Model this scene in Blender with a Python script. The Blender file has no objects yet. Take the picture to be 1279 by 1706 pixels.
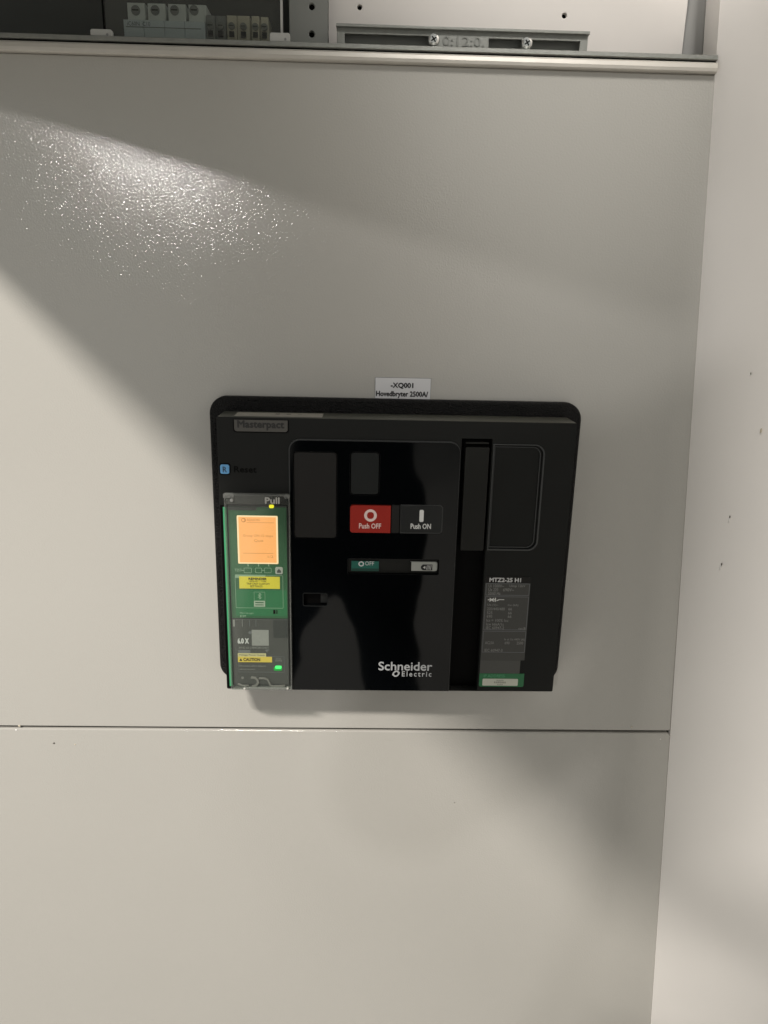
import bpy, bmesh, math, random
from mathutils import Vector, Matrix
random.seed(4)
S = bpy.context.scene
COL = S.collection
D = 0.73                                   # distance of the lens from the switchboard front (plane y = 0)

# ---------------------------------------------------------------- camera, world, lamps, exposure
RIGHT = Vector((0.9995405, -0.0210534, 0.0218077))
UP = Vector((-0.0153050, 0.2704675, 0.9626074))
FWD = Vector((0.0261644, 0.9624989, -0.2700210))
cam_d = bpy.data.cameras.new('camera')
cam_d.sensor_fit = 'VERTICAL'; cam_d.sensor_height = 36.0; cam_d.lens = 36.0 * 1232 / 1706
cam_d.clip_start = 0.02; cam_d.clip_end = 100
cam = bpy.data.objects.new('camera', cam_d); COL.objects.link(cam)
M = Matrix((RIGHT, UP, -FWD)).transposed().to_4x4(); M.translation = Vector((0, -D, 0))
cam.matrix_world = M
S.camera = cam
S.view_settings.view_transform = 'Standard'; S.view_settings.look = 'None'
S.view_settings.exposure = 0.0; S.view_settings.gamma = 1.0

w = bpy.data.worlds.new('World'); S.world = w; w.use_nodes = True
bg = w.node_tree.nodes['Background']
bg.inputs['Color'].default_value = (0.94, 0.97, 0.93, 1); bg.inputs['Strength'].default_value = 0.36

def aim(o, target):
    o.rotation_euler = (Vector(target) - o.location).to_track_quat('-Z', 'Y').to_euler()
def area(name, loc, target, sx, sy, power, color):
    l = bpy.data.lights.new(name, 'AREA'); l.shape = 'RECTANGLE'; l.size = sx; l.size_y = sy
    l.energy = power; l.color = color
    o = bpy.data.objects.new(name, l); COL.objects.link(o); o.location = loc; aim(o, target); return o
area('ceiling_tube_lamp', (-1.66, -3.65, 3.69), (0, 0, -0.5), 0.85, 0.16, 375, (1.0, 0.94, 0.865))
pl = bpy.data.lights.new('far_round_lamp', 'POINT'); pl.energy = 54; pl.color = (1.0, 0.96, 0.93); pl.shadow_soft_size = 0.05
po = bpy.data.objects.new('far_round_lamp', pl); COL.objects.link(po); po.location = (-0.945, -3.0, 0.80)
sl = bpy.data.lights.new('upper_right_spot_lamp', 'SPOT'); sl.energy = 46; sl.color = (1.0, 0.96, 0.91); sl.spot_size = math.radians(27); sl.spot_blend = 1.0; sl.shadow_soft_size = 0.12
so_ = bpy.data.objects.new('upper_right_spot_lamp', sl); COL.objects.link(so_); so_.location = (0.20, -0.75, 1.05); aim(so_, (0.19, 0.0, 0.30))

# ---------------------------------------------------------------- helpers
CX, CY, F = 639.5, 853.0, 1232.0
def at(px, py, d=0.0):
    """photo pixel -> (x, z) on the plane that stands d metres in front of the switchboard"""
    v = RIGHT * ((px - CX) / F) - UP * ((py - CY) / F) + FWD
    t = (D - d) / v.y
    return v.x * t, v.z * t
def R(l, t, r, b, d=0.0, mode='mid'):
    """true upright rectangle (x0, x1, z0, z1); l and r read at its middle height"""
    my, mx = (t + b) / 2, (l + r) / 2
    return at(l, my, d)[0], at(r, my, d)[0], at(mx, b, d)[1], at(mx, t, d)[1]

def nodes(name):
    m = bpy.data.materials.new(name); m.use_nodes = True
    nt = m.node_tree; return m, nt, nt.nodes['Principled BSDF']
def rgb(c): return (c[0], c[1], c[2], 1.0)
def srgb(r, g, b):
    f = lambda u: ((u / 255) / 12.92 if u / 255 <= .04045 else ((u / 255 + .055) / 1.055) ** 2.4)
    return (f(r), f(g), f(b))
def mat(name, color, rough=0.5, metal=0.0, spec=0.5, bump=None, mottle=0.0, mscale=30, emit=None, es=1.0, coat=0.0):
    m, nt, b = nodes(name)
    b.inputs['Base Color'].default_value = rgb(color)
    b.inputs['Roughness'].default_value = rough; b.inputs['Metallic'].default_value = metal
    b.inputs['Specular IOR Level'].default_value = spec
    b.inputs['Coat Weight'].default_value = coat; b.inputs['Coat Roughness'].default_value = 0.08
    tc = nt.nodes.new('ShaderNodeNewGeometry')
    if mottle:
        nz = nt.nodes.new('ShaderNodeTexNoise'); nz.inputs['Scale'].default_value = mscale; nz.inputs['Detail'].default_value = 5
        mr = nt.nodes.new('ShaderNodeMapRange'); mr.inputs['To Min'].default_value = 1 - mottle; mr.inputs['To Max'].default_value = 1 + mottle
        mx = nt.nodes.new('ShaderNodeVectorMath'); mx.operation = 'SCALE'; mx.inputs[0].default_value = color
        nt.links.new(tc.outputs['Position'], nz.inputs['Vector']); nt.links.new(nz.outputs['Fac'], mr.inputs['Value'])
        nt.links.new(mr.outputs['Result'], mx.inputs['Scale']); nt.links.new(mx.outputs['Vector'], b.inputs['Base Color'])
    if bump:
        scale, dist, detail = bump
        n2 = nt.nodes.new('ShaderNodeTexNoise'); n2.inputs['Scale'].default_value = scale; n2.inputs['Detail'].default_value = detail
        bp = nt.nodes.new('ShaderNodeBump'); bp.inputs['Strength'].default_value = 1.0; bp.inputs['Distance'].default_value = dist
        nt.links.new(tc.outputs['Position'], n2.inputs['Vector']); nt.links.new(n2.outputs['Fac'], bp.inputs['Height'])
        nt.links.new(bp.outputs['Normal'], b.inputs['Normal'])
    if emit:
        b.inputs['Emission Color'].default_value = rgb(emit); b.inputs['Emission Strength'].default_value = es
    return m

def link(name, me, m, parent=None):
    """recentre the mesh on its own middle, link it, parent it"""
    vs = [v.co for v in me.vertices]
    lo = Vector([min(v[i] for v in vs) for i in range(3)]); hi = Vector([max(v[i] for v in vs) for i in range(3)])
    c = (lo + hi) / 2
    me.transform(Matrix.Translation(-c))
    if m and not me.materials: me.materials.append(m)
    elif m: me.materials.clear(); me.materials.append(m)
    o = bpy.data.objects.new(name, me); COL.objects.link(o)
    if parent:
        o.parent = parent; o.location = c - WL[parent]
    else: o.location = c
    WL[o] = c
    return o
WL = {}
def thing(name, label, cat, loc, group=None):
    o = bpy.data.objects.new(name, None); COL.objects.link(o); o.location = loc; WL[o] = Vector(loc)
    o.empty_display_size = 0.02
    return tag(o, label, cat, group)
def tag(o, label=None, cat=None, group=None, kind=None):
    for k, v in (('label', label), ('category', cat), ('group', group), ('kind', kind)):
        if v: o[k] = v
    return o

def outline(rc, r=0.0, n=6, round_=(1, 1, 1, 1)):
    """rounded rectangle, counter-clockwise; round_ = bl, br, tr, tl"""
    x0, x1, z0, z1 = rc; pts = []
    for i, (cx, cz, a) in enumerate(((x0, z0, 180), (x1, z0, 270), (x1, z1, 0), (x0, z1, 90))):
        if r > 0 and round_[i]:
            sx = 1 if cx == x0 else -1; sz = 1 if cz == z0 else -1
            for k in range(n + 1):
                t = math.radians(a + 90 * k / n)
                pts.append((cx + sx * r + r * math.cos(t), cz + sz * r + r * math.sin(t)))
        else: pts.append((cx, cz))
    return pts
def circle(x, z, r, n=20): return [(x + r * math.cos(2 * math.pi * k / n), z + r * math.sin(2 * math.pi * k / n)) for k in range(n)]
SWAP = Matrix(((1, 0, 0, 0), (0, 0, -1, 0), (0, 1, 0, 0), (0, 0, 0, 1)))
def plate(name, pts, d0, d1, m, parent=None, holes=(), bev=0.0, res=2):
    """flat plate with holes: from d0 (back) to d1 (front) metres in front of the board"""
    if not holes and bev == 0:
        k = len(pts)
        v = [(x, -d0, z) for x, z in pts] + [(x, -d1, z) for x, z in pts]
        return mesh(name, v, [(i, (i + 1) % k, k + (i + 1) % k, k + i) for i in range(k)] + [tuple(range(k)), tuple(range(k, 2 * k))], m, parent)
    cu = bpy.data.curves.new('tmp', 'CURVE'); cu.dimensions = '2D'; cu.fill_mode = 'BOTH'
    for ring in [pts] + list(holes):
        sp = cu.splines.new('POLY'); sp.points.add(len(ring) - 1); sp.use_cyclic_u = True
        for p, (x, z) in zip(sp.points, ring): p.co = (x, z, 0, 1)
    cu.extrude = max((d1 - d0) / 2 - bev, 1e-5); cu.bevel_depth = bev; cu.bevel_resolution = res; cu.offset = -bev
    o = bpy.data.objects.new('tmp', cu)
    me = bpy.data.meshes.new_from_object(o); bpy.data.objects.remove(o); bpy.data.curves.remove(cu)
    me.transform(Matrix.Translation((0, -(d0 + d1) / 2, 0)) @ SWAP)
    return link(name, me, m, parent)
def box(name, rc, d0, d1, m, parent=None, bev=0.0):
    return plate(name, outline(rc), d0, d1, m, parent, bev=bev, res=1)
def text(name, s, rc, d, m, parent, bold=0.0, ext=0.00015, res=2, spacing=1.0):
    """lettering fitted to the rectangle rc, standing on the plane d"""
    cu = bpy.data.curves.new('tmp', 'FONT'); cu.body = s; cu.size = 1.0; cu.extrude = 0.01; cu.resolution_u = res
    cu.align_x = 'CENTER'; cu.space_character = spacing
    o = bpy.data.objects.new('tmp', cu)
    me = bpy.data.meshes.new_from_object(o); bpy.data.objects.remove(o); bpy.data.curves.remove(cu)
    xs = [v.co.x for v in me.vertices]; ys = [v.co.y for v in me.vertices]
    x0, x1, z0, z1 = rc
    sx = (x1 - x0) / (max(xs) - min(xs)); sy = (z1 - z0) / (max(ys) - min(ys))
    for v in me.vertices:
        v.co = Vector((x0 + (v.co.x - min(xs)) * sx, -d - (v.co.z + 0.01) * ext / 0.02, z0 + (v.co.y - min(ys)) * sy))
    if bold:                                  # heavier strokes: copies a hair apart, each a little prouder than the last
        bm = bmesh.new(); h = bold * 0.55 * (z1 - z0)
        for q, (ax, az) in enumerate(((-h, 0), (h, 0), (0, h), (0, -h))):
            c = me.copy(); c.transform(Matrix.Translation((ax, -q * 0.00001, az))); bm.from_mesh(c); bpy.data.meshes.remove(c)
        bm.to_mesh(me); bm.free()
    return link(name, me, m, parent)
def mesh(name, verts, faces, m, parent=None, smooth=False):
    me = bpy.data.meshes.new(name); me.from_pydata([tuple(v) for v in verts], [], faces)
    bm = bmesh.new(); bm.from_mesh(me); bmesh.ops.recalc_face_normals(bm, faces=bm.faces); bm.to_mesh(me); bm.free()
    for p in me.polygons: p.use_smooth = smooth
    return link(name, me, m, parent)
def extrude_x(name, prof, x0, x1, m, parent=None, xs=None):
    """profile of (d, z) points run along x"""
    n = len(prof)
    v = [(x0, -d, z) for d, z in prof] + [(x1, -d, z) for d, z in prof]
    f = [(i, (i + 1) % n, n + (i + 1) % n, n + i) for i in range(n)] + [tuple(range(n)), tuple(range(2 * n - 1, n - 1, -1))]
    return mesh(name, v, f, m, parent)
def lathe_y(name, x, z, prof, m, parent=None, n=24):
    """round thing on an axis square to the board; prof = (radius, d)"""
    v = []; f = []
    for r, d in prof:
        for k in range(n): a = 2 * math.pi * k / n; v.append((x + r * math.cos(a), -d, z + r * math.sin(a)))
    for j in range(len(prof) - 1):
        for k in range(n): f.append((j * n + k, j * n + (k + 1) % n, (j + 1) * n + (k + 1) % n, (j + 1) * n + k))
    f.append(tuple(range(n))); f.append(tuple(range((len(prof) - 1) * n, len(prof) * n)))
    return mesh(name, v, f, m, parent)

# ---------------------------------------------------------------- materials
def powder_coat(name, color, scale, dist, rough, mott=0.02, spec=0.88):
    """orange-peel lacquer: two sizes of grain in the relief"""
    m, nt, b = nodes(name)
    g = nt.nodes.new('ShaderNodeNewGeometry')
    n1 = nt.nodes.new('ShaderNodeTexNoise'); n1.inputs['Scale'].default_value = scale; n1.inputs['Detail'].default_value = 2.0; n1.inputs['Roughness'].default_value = 0.55
    n3 = nt.nodes.new('ShaderNodeTexNoise'); n3.inputs['Scale'].default_value = 9; n3.inputs['Detail'].default_value = 4
    bp = nt.nodes.new('ShaderNodeBump'); bp.inputs['Distance'].default_value = dist
    mr = nt.nodes.new('ShaderNodeMapRange'); mr.inputs['To Min'].default_value = 1 - mott; mr.inputs['To Max'].default_value = 1 + mott
    sc = nt.nodes.new('ShaderNodeVectorMath'); sc.operation = 'SCALE'; sc.inputs[0].default_value = color
    L = nt.links.new
    L(g.outputs['Position'], n1.inputs['Vector']); L(g.outputs['Position'], n3.inputs['Vector'])
    L(n1.outputs['Fac'], bp.inputs['Height']); L(bp.outputs['Normal'], b.inputs['Normal'])
    L(n3.outputs['Fac'], mr.inputs['Value']); L(mr.outputs['Result'], sc.inputs['Scale']); L(sc.outputs['Vector'], b.inputs['Base Color'])
    b.inputs['Roughness'].default_value = rough; b.inputs['Specular IOR Level'].default_value = spec
    return m
M_panel = powder_coat('grey_powder_coat', (0.45, 0.437, 0.405), 560, 0.00021, 0.08)
M_wall = powder_coat('white_side_paint', (0.88, 0.85, 0.82), 300, 0.00008, 0.42, 0.03, 0.3)
M_white = mat('white_mounting_plate', (0.62, 0.59, 0.56), 0.45, mottle=0.02)
M_galv = mat('galvanised_steel', (0.27, 0.275, 0.255), 0.42, 0.5, bump=(900, 0.00015, 3), mottle=0.18, mscale=220)
M_rail = mat('brushed_aluminium_rail', (0.57, 0.54, 0.49), 0.40, 0.25, mottle=0.10, mscale=60)
M_dark = mat('dark_cabinet_inside', (0.075, 0.078, 0.072), 0.6, mottle=0.08, mscale=14)
M_upright = mat('grey_perforated_steel', (0.21, 0.215, 0.20), 0.5, 0.2, mottle=0.06)
M_blue = mat('blue_grey_sheet', (0.27, 0.27, 0.26), 0.5, mottle=0.03)
M_black = mat('black_void', (0.004, 0.004, 0.004), 0.9, spec=0.1)
M_hole = mat('hole_black', (0.006, 0.006, 0.005), 0.9, spec=0.1)
M_rubber = mat('black_rubber', (0.003, 0.0028, 0.0028), 0.45, spec=0.22, bump=(650, 0.0022, 2))
M_body = mat('charcoal_moulded_plastic', (0.0135, 0.014, 0.0132), 0.5, spec=0.13, bump=(2500, 0.00003, 2), mottle=0.05)
M_gloss = mat('glossy_black_plastic', (0.0016, 0.002, 0.0024), 0.05, spec=0.26, bump=(14, 0.0009, 1))
M_matt = mat('matt_dark_grey_insert', (0.0145, 0.0135, 0.0125), 0.55, spec=0.2, bump=(2500, 0.00003, 2))
M_matt2 = mat('matt_slate_insert', (0.011, 0.0125, 0.012), 0.55, spec=0.2)
M_slot = mat('deep_black_slot', (0.0018, 0.0016, 0.0015), 0.6, spec=0.08)
M_handle = mat('dark_olive_handle', (0.012, 0.012, 0.0105), 0.45, spec=0.22)
M_red = mat('red_button_plastic', (0.33, 0.022, 0.014), 0.5, spec=0.2)
M_btn = mat('black_button_plastic', (0.006, 0.007, 0.007), 0.35)
M_print = mat('white_print', (0.75, 0.75, 0.73), 0.6)
M_printr = mat('pale_pink_print', (0.80, 0.62, 0.58), 0.6)
M_logo = mat('silver_print', (0.60, 0.60, 0.60), 0.5)
M_grey_print = mat('dim_grey_print', (0.26, 0.26, 0.25), 0.6)
M_line = mat('grey_rule_line', (0.15, 0.155, 0.165), 0.6)
M_badge = mat('badge_grey', (0.070, 0.066, 0.058), 0.5)
M_badge_t = mat('badge_letter', (0.012, 0.011, 0.010), 0.5)
M_label = mat('label_white', (0.62, 0.62, 0.63), 0.5)
M_ink = mat('black_ink', (0.008, 0.008, 0.008), 0.6)
M_green = mat('indicator_green', (0.012, 0.115, 0.085), 0.35)
M_ind = mat('indicator_grey', (0.40, 0.41, 0.38), 0.4)
M_np = mat('nameplate_film', (0.046, 0.046, 0.042), 0.4)
M_np2 = mat('nameplate_film_bare', (0.062, 0.063, 0.058), 0.4)
M_gl = mat('green_label', (0.018, 0.15, 0.055), 0.45)
M_gltext = mat('light_green_print', (0.09, 0.34, 0.17), 0.5)
M_cream = mat('cream_label', (0.58, 0.58, 0.50), 0.5)
M_creamink = mat('brown_grey_ink', (0.14, 0.14, 0.12), 0.6)
M_unit = mat('green_control_face', (0.036, 0.115, 0.055), 0.4, mottle=0.10, mscale=50)
M_unit2 = mat('brighter_green_face', (0.028, 0.155, 0.065), 0.38, mottle=0.08, mscale=50)
M_edge = mat('bright_green_edge', (0.05, 0.34, 0.15), 0.45)
M_lower = mat('grey_lower_face', (0.070, 0.071, 0.068), 0.45, mottle=0.1, mscale=60)
M_lower2 = mat('dark_lower_face', (0.040, 0.043, 0.042), 0.45)
M_yel = mat('yellow_sticker', (0.66, 0.56, 0.05), 0.5)
M_tan = mat('tan_tab', (0.56, 0.51, 0.28), 0.5)
M_pale = mat('pale_green_print', (0.26, 0.38, 0.27), 0.5)
M_clearp = mat('clear_moulded_letter', (0.42, 0.41, 0.38), 0.25)
M_screen = mat('lit_orange_screen', (0.05, 0.03, 0.02), 0.4, emit=srgb(255, 176, 102), es=1.12)
M_screenb = mat('pale_screen_edge', (0.05, 0.03, 0.02), 0.4, emit=srgb(255, 222, 172), es=1.15)
M_scrtext = mat('screen_text', (0.03, 0.02, 0.01), 0.5, emit=srgb(205, 135, 70), es=1.0)
M_ledg = mat('green_light', (0.02, 0.3, 0.05), 0.3, emit=(0.09, 1.0, 0.22), es=1.1)
M_ledg2 = mat('green_light_rim', (0.01, 0.2, 0.03), 0.3, emit=(0.01, 0.28, 0.04), es=0.8)
M_ledy = mat('yellow_light', (0.4, 0.4, 0.02), 0.3, emit=(0.95, 0.85, 0.02), es=1.0)
M_blueb = mat('blue_button', (0.12, 0.34, 0.62), 0.4)
M_mcb = mat('white_breaker_plastic', (0.72, 0.73, 0.72), 0.5)
M_mcb2 = mat('pale_blue_breaker_front', (0.68, 0.73, 0.78), 0.5)
M_term = mat('beige_terminal', (0.60, 0.54, 0.43), 0.5)
M_term2 = mat('grey_terminal', (0.22, 0.225, 0.22), 0.5)
M_clip = mat('white_clip', (0.42, 0.42, 0.40), 0.5)
M_screw = mat('zinc_screw', (0.70, 0.70, 0.68), 0.22, 0.9)
M_chip = mat('chipped_paint', (0.10, 0.095, 0.08), 0.8)
M_chipw = mat('bare_plaster', (0.85, 0.84, 0.82), 0.8)
M_cloth = mat('navy_cloth', (0.006, 0.008, 0.013), 0.85, spec=0.1)
M_skin = mat('skin', (0.42, 0.25, 0.18), 0.5)
M_hair = mat('dark_hair', (0.02, 0.014, 0.01), 0.6)
M_floor = mat('pale_floor_paint', (0.42, 0.41, 0.39), 0.8, mottle=0.1, mscale=3)

def clear(name, tint, alpha, rough=0.08, spec=(0.8, 0.8, 0.8), haze=(0.5, 0.5, 0.48), hz=0.06):
    """thin clear plastic: see-through with a Fresnel sheen and a little milky scatter"""
    m = bpy.data.materials.new(name); m.use_nodes = True; nt = m.node_tree; nt.nodes.clear()
    L = nt.links.new; N = nt.nodes.new
    out = N('ShaderNodeOutputMaterial'); tr = N('ShaderNodeBsdfTransparent'); gl = N('ShaderNodeBsdfGlossy'); df = N('ShaderNodeBsdfDiffuse')
    lw = N('ShaderNodeLayerWeight'); lw.inputs['Blend'].default_value = 0.5
    pw = N('ShaderNodeMath'); pw.operation = 'POWER'; pw.inputs[1].default_value = 5.0; L(lw.outputs['Facing'], pw.inputs[0])
    fr = N('ShaderNodeMath'); fr.operation = 'MULTIPLY_ADD'; fr.inputs[1].default_value = 0.8; fr.inputs[2].default_value = 0.03; L(pw.outputs[0], fr.inputs[0])
    m1 = N('ShaderNodeMixShader'); m2 = N('ShaderNodeMixShader')
    tr.inputs['Color'].default_value = rgb(tint); gl.inputs['Roughness'].default_value = rough; df.inputs['Color'].default_value = rgb(haze)
    m1.inputs[0].default_value = hz; L(tr.outputs[0], m1.inputs[1]); L(df.outputs[0], m1.inputs[2])
    L(fr.outputs[0], m2.inputs[0]); L(m1.outputs[0], m2.inputs[1]); L(gl.outputs[0], m2.inputs[2]); L(m2.outputs[0], out.inputs['Surface'])
    return m
M_clear = clear('clear_cover_plastic', (0.95, 0.97, 0.95), 1, hz=0.012)
M_clear_edge = clear('clear_cover_edge', (0.80, 0.82, 0.80), 1, hz=0.22)
M_pane = clear('smoky_clear_pane', (0.80, 0.82, 0.80), 1, hz=0.03)

# ================================================================= SETTING
# floor the photographer stands on
FZ = -1.28
tag(mesh('floor', [(-6, -8, FZ), (6, -8, FZ), (6, 1, FZ), (-6, 1, FZ)], [(0, 1, 2, 3)], M_floor), kind='structure')
# side wall on the right; it leans a little out of plumb, as in the photograph
wx = lambda z: 0.3042 + (0.2095 - z) * 0.0673
zt, zb = 0.62, FZ
v = []
for z in (zb, zt):
    v += [(wx(z) + 0.0005, 0.03, z), (wx(z), 0.0, z), (wx(z) , -0.0005, z), (wx(z) + 0.0004, -0.0012, z), (wx(z) + 0.204, -0.50, z), (wx(z) + 0.30, -0.50, z), (wx(z) + 0.30, 0.03, z)]
n = 7
f = [(i, (i + 1) % n, n + (i + 1) % n, n + i) for i in range(n)] + [tuple(range(n)), tuple(range(n, 2 * n))]
side = tag(mesh('side_wall', v, f, M_wall), kind='structure')
def wall_at(px, py):
    """point on the side wall seen at a pixel"""
    v = RIGHT * ((px - CX) / F) - UP * ((py - CY) / F) + FWD
    t = 0.33 / v.x
    for _ in range(12):
        p = Vector((0, -D, 0)) + v * t
        target = wx(p.z) + 0.0004 + 0.2036 * max(0, -p.y - 0.0012) / 0.4988
        t *= target / p.x
    return Vector((0, -D, 0)) + v * t
def blob(name, p, r, m, parent, seed, ax='x', squash=1.4):
    rnd = random.Random(seed); k = 9; vs = []; 
    for s, h in ((1.0, 0.0), (0.55, 0.0004)):
        for i in range(k):
            a = 2 * math.pi * i / k; q = r * s * (0.7 + 0.6 * rnd.random())
            if ax == 'x': vs.append((p.x - h, p.y + q * math.cos(a), p.z + q * squash * math.sin(a)))
            else: vs.append((p.x + q * math.cos(a), p.y - h, p.z + q * math.sin(a)))
    fs = [(i, (i + 1) % k, k + (i + 1) % k, k + i) for i in range(k)] + [tuple(range(k, 2 * k)), tuple(range(k))]
    return mesh(name, vs, fs, m, parent)
for i, (px, py, r, mm) in enumerate(((1216, 861, .0014, M_chip), (1215, 866, .0019, M_chipw), (1202, 940, .0015, M_chip), (1200, 946, .0019, M_chipw), (1251, 622, .0012, M_chip), (1268, 718, .0022, M_term), (1174, 440, .0005, M_chip))):
    p = wall_at(px, py) + Vector((-0.0001 - 0.0002 * (i % 2), 0, 0))
    blob('paint_chip', p, r * 0.7, mm, side, i)

# ---------------------------------------------------------------- cabinet carcass and its two grey cover panels
XL = -0.62
tag(plate('cabinet_frame', [(XL, -1.2), (0.44, -1.2), (0.44, 0.196), (XL, 0.196)], -0.020, -0.0075, M_black), kind='structure')
ZS = at(560, 1215.5)[1]                      # height of the seam
g = 0.0015
def right_edge(z): return wx(z) + 0.0010
up_pts = [(XL, ZS + g), (right_edge(ZS) - 0.0045, ZS + g), (right_edge(ZS) - 0.0013, ZS + g - 0.0005 + 0.0018), (right_edge(0.2), 0.2025), (XL, 0.2025)]
cut = outline((-0.128, 0.186, -0.372, -0.112), 0.01)
up = plate('cover_panel', up_pts, -0.007, 0.0, M_panel, None, holes=[cut], bev=0.0013, res=3)
tag(up, 'upper grey powder-coated cover panel that carries the black circuit breaker', 'panel')
lo_pts = [(XL, -1.2), (right_edge(-1.2), -1.2), (right_edge(ZS) - 0.0006, ZS - g - 0.003), (right_edge(ZS) - 0.0040, ZS - g), (XL, ZS - g)]
lo = plate('cover_panel', lo_pts, -0.007, 0.0002, M_panel, None, bev=0.0016, res=3)
tag(lo, 'plain lower grey cover panel below the horizontal seam', 'panel')
for i, (px, py, r, mm, par) in enumerate(((90, 1238, .0012, M_chip, lo), (125, 1240, .0009, M_term, lo), (757, 1337, .0006, M_chip, lo), (32, 1209, .0012, M_term, up), (1052, 1211, .0009, M_term, up), (27, 1216, .0010, M_chipw, lo), (1100, 1231, .0007, M_chipw, lo))):
    x, z = at(px, py); blob('paint_chip', Vector((x, -0.0003, z)), r, mm, par, 50 + i, 'y')

# rail along the top of the cover panel: a folded metal profile with a groove
zb_ = 0.2027; zt_ = at(0, 57)[1] + 0.0005
rail = thing('metal_rail', 'long brushed metal rail along the top edge of the grey panel', 'rail', (0, -0.004, 0.205))
xr = wx(0.205) - 0.0006
extrude_x('rail_face', [(-0.006, zb_), (0.0042, zb_), (0.0056, zb_ + 0.0010), (0.0060, zb_ + 0.0035), (0.0054, zb_ + 0.0068), (0.0036, zb_ + 0.0084), (-0.006, zb_ + 0.0084)], XL, xr, M_rail, rail)
extrude_x('rail_groove', [(-0.006, zb_ + 0.0084), (0.0002, zb_ + 0.0084), (0.0002, zb_ + 0.0104), (-0.006, zb_ + 0.0104)], XL, xr, M_slot, rail)
extrude_x('rail_lip', [(-0.006, zb_ + 0.0104), (0.0030, zb_ + 0.0104), (0.0036, zb_ + 0.0110), (0.0034, zt_ - 0.0004), (0.0024, zt_ + 0.0002), (-0.006, zt_ + 0.0002)], XL, xr, M_galv, rail)

# open compartment above: dark carcass, walls and ceiling
bk = 0.16
tag(mesh('compartment_back', [(XL, bk, 0.10), (0.5, bk, 0.10), (0.5, bk, 0.70), (XL, bk, 0.70)], [(0, 1, 2, 3)], M_dark), kind='structure')
tag(mesh('compartment_side', [(XL, 0, 0.19), (XL, bk, 0.19), (XL, bk, 0.70), (XL, 0, 0.70)], [(0, 1, 2, 3)], M_dark), kind='structure')
tag(mesh('compartment_floor', [(XL, 0.004, 0.2), (0.5, 0.004, 0.2), (0.5, bk, 0.2), (XL, bk, 0.2)], [(0, 1, 2, 3)], M_dark), kind='structure')
tag(mesh('compartment_ceiling', [(XL, 0.0, 0.70), (0.5, 0.0, 0.70), (0.5, bk, 0.70), (XL, bk, 0.70)], [(0, 1, 2, 3)], M_dark), kind='structure')

def up_rect(l, r, t, b, d): return at(l, (t + b) / 2, d)[0], at(r, (t + b) / 2, d)[0], at((l + r) / 2, b, d)[1], at((l + r) / 2, t, d)[1]
# blue-grey sheet far right
x0, x1 = at(1130, 40, -0.055)[0], 0.5
tag(box('compartment_sheet', (x0, x1, 0.2, 0.6), -0.060, -0.055, M_blue), kind='structure')
# white mounting plate with holes
x0 = at(541, 30, -0.035)[0]; x1 = at(1142, 40, -0.035)[0]
holes = []
for (px, py) in ((599, 12), (940, 26), (600, 58), (938, 73)):
    hx, hz = at(px, py, -0.035); holes.append(circle(hx, hz, 0.0022))
mp = plate('mounting_plate', outline((x0, x1, 0.2005, 0.60)), -0.040, -0.035, M_white, None, holes=holes, bev=0.0006, res=1)
tag(mp, 'white steel mounting plate with small round holes behind the galvanised bracket', 'plate')
tag(box('hole_backing', (x0 + .003, x1 - .003, 0.2012, 0.59), -0.050, -0.0405, M_hole, mp, 0), None)
# grey perforated upright
x0 = at(481, 30, -0.020)[0]; x1 = at(547, 30, -0.020)[0]
hs = [circle(*at(519, 11, -0.020), 0.0025), circle(*at(519, 57, -0.020), 0.0025)]
pu = plate('perforated_upright', outline((x0, x1, 0.2005, 0.60)), -0.024, -0.020, M_upright, None, holes=hs, bev=0.0008, res=1)
tag(pu, 'grey steel upright with two round holes left of the white mounting plate', 'upright')
box('hole_backing', (x0 + .003, x1 - .003, 0.2012, 0.59), -0.034, -0.0245, M_hole, pu)
# galvanised bracket with two slots, two screws, stamped marks
dB = -0.012
def pb(px, py): return at(px, py, dB)
bx0, bx1 = pb(561, 62)[0], pb(979, 70)[0]; bz1 = pb(770, 50)[1]; bz0 = 0.2008
s1 = outline((pb(574, 65)[0], pb(724, 65)[0], pb(650, 80)[1], pb(650, 58)[1]), 0)
s2 = outline((pb(814, 70)[0], pb(938, 70)[0], pb(875, 84)[1], pb(875, 66)[1]), 0)
br = thing('steel_bracket', 'galvanised slotted bracket with two screws in front of the white plate', 'bracket', ((bx0 + bx1) / 2, 0.012, bz0))
s2 = outline((pb(814, 70)[0], pb(966, 70)[0], pb(875, 84)[1], pb(875, 66)[1]), 0)
plate('bracket_face', outline((bx0, bx1, bz0, bz1)), dB - 0.0025, dB, M_galv, br, holes=[s1, s2], bev=0.0004, res=1)
box('bracket_lip', (bx0 - 0.0005, bx1 + 0.0005, bz1 - 0.0012, bz1 + 0.0012), dB - 0.010, dB + 0.0035, M_galv, br, 0.0004)
text('stamped_marks', '0:12:0.', (pb(737, 70)[0], pb(806, 70)[0], pb(770, 77)[1], pb(770, 61)[1]), dB, M_upright, br, bold=0.02, ext=0.0006)
box('bracket_channel', (bx0 + .002, bx1 - .002, bz0 + .0003, bz1 - .0015), dB - 0.010, dB - 0.007, M_upright, br)
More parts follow.
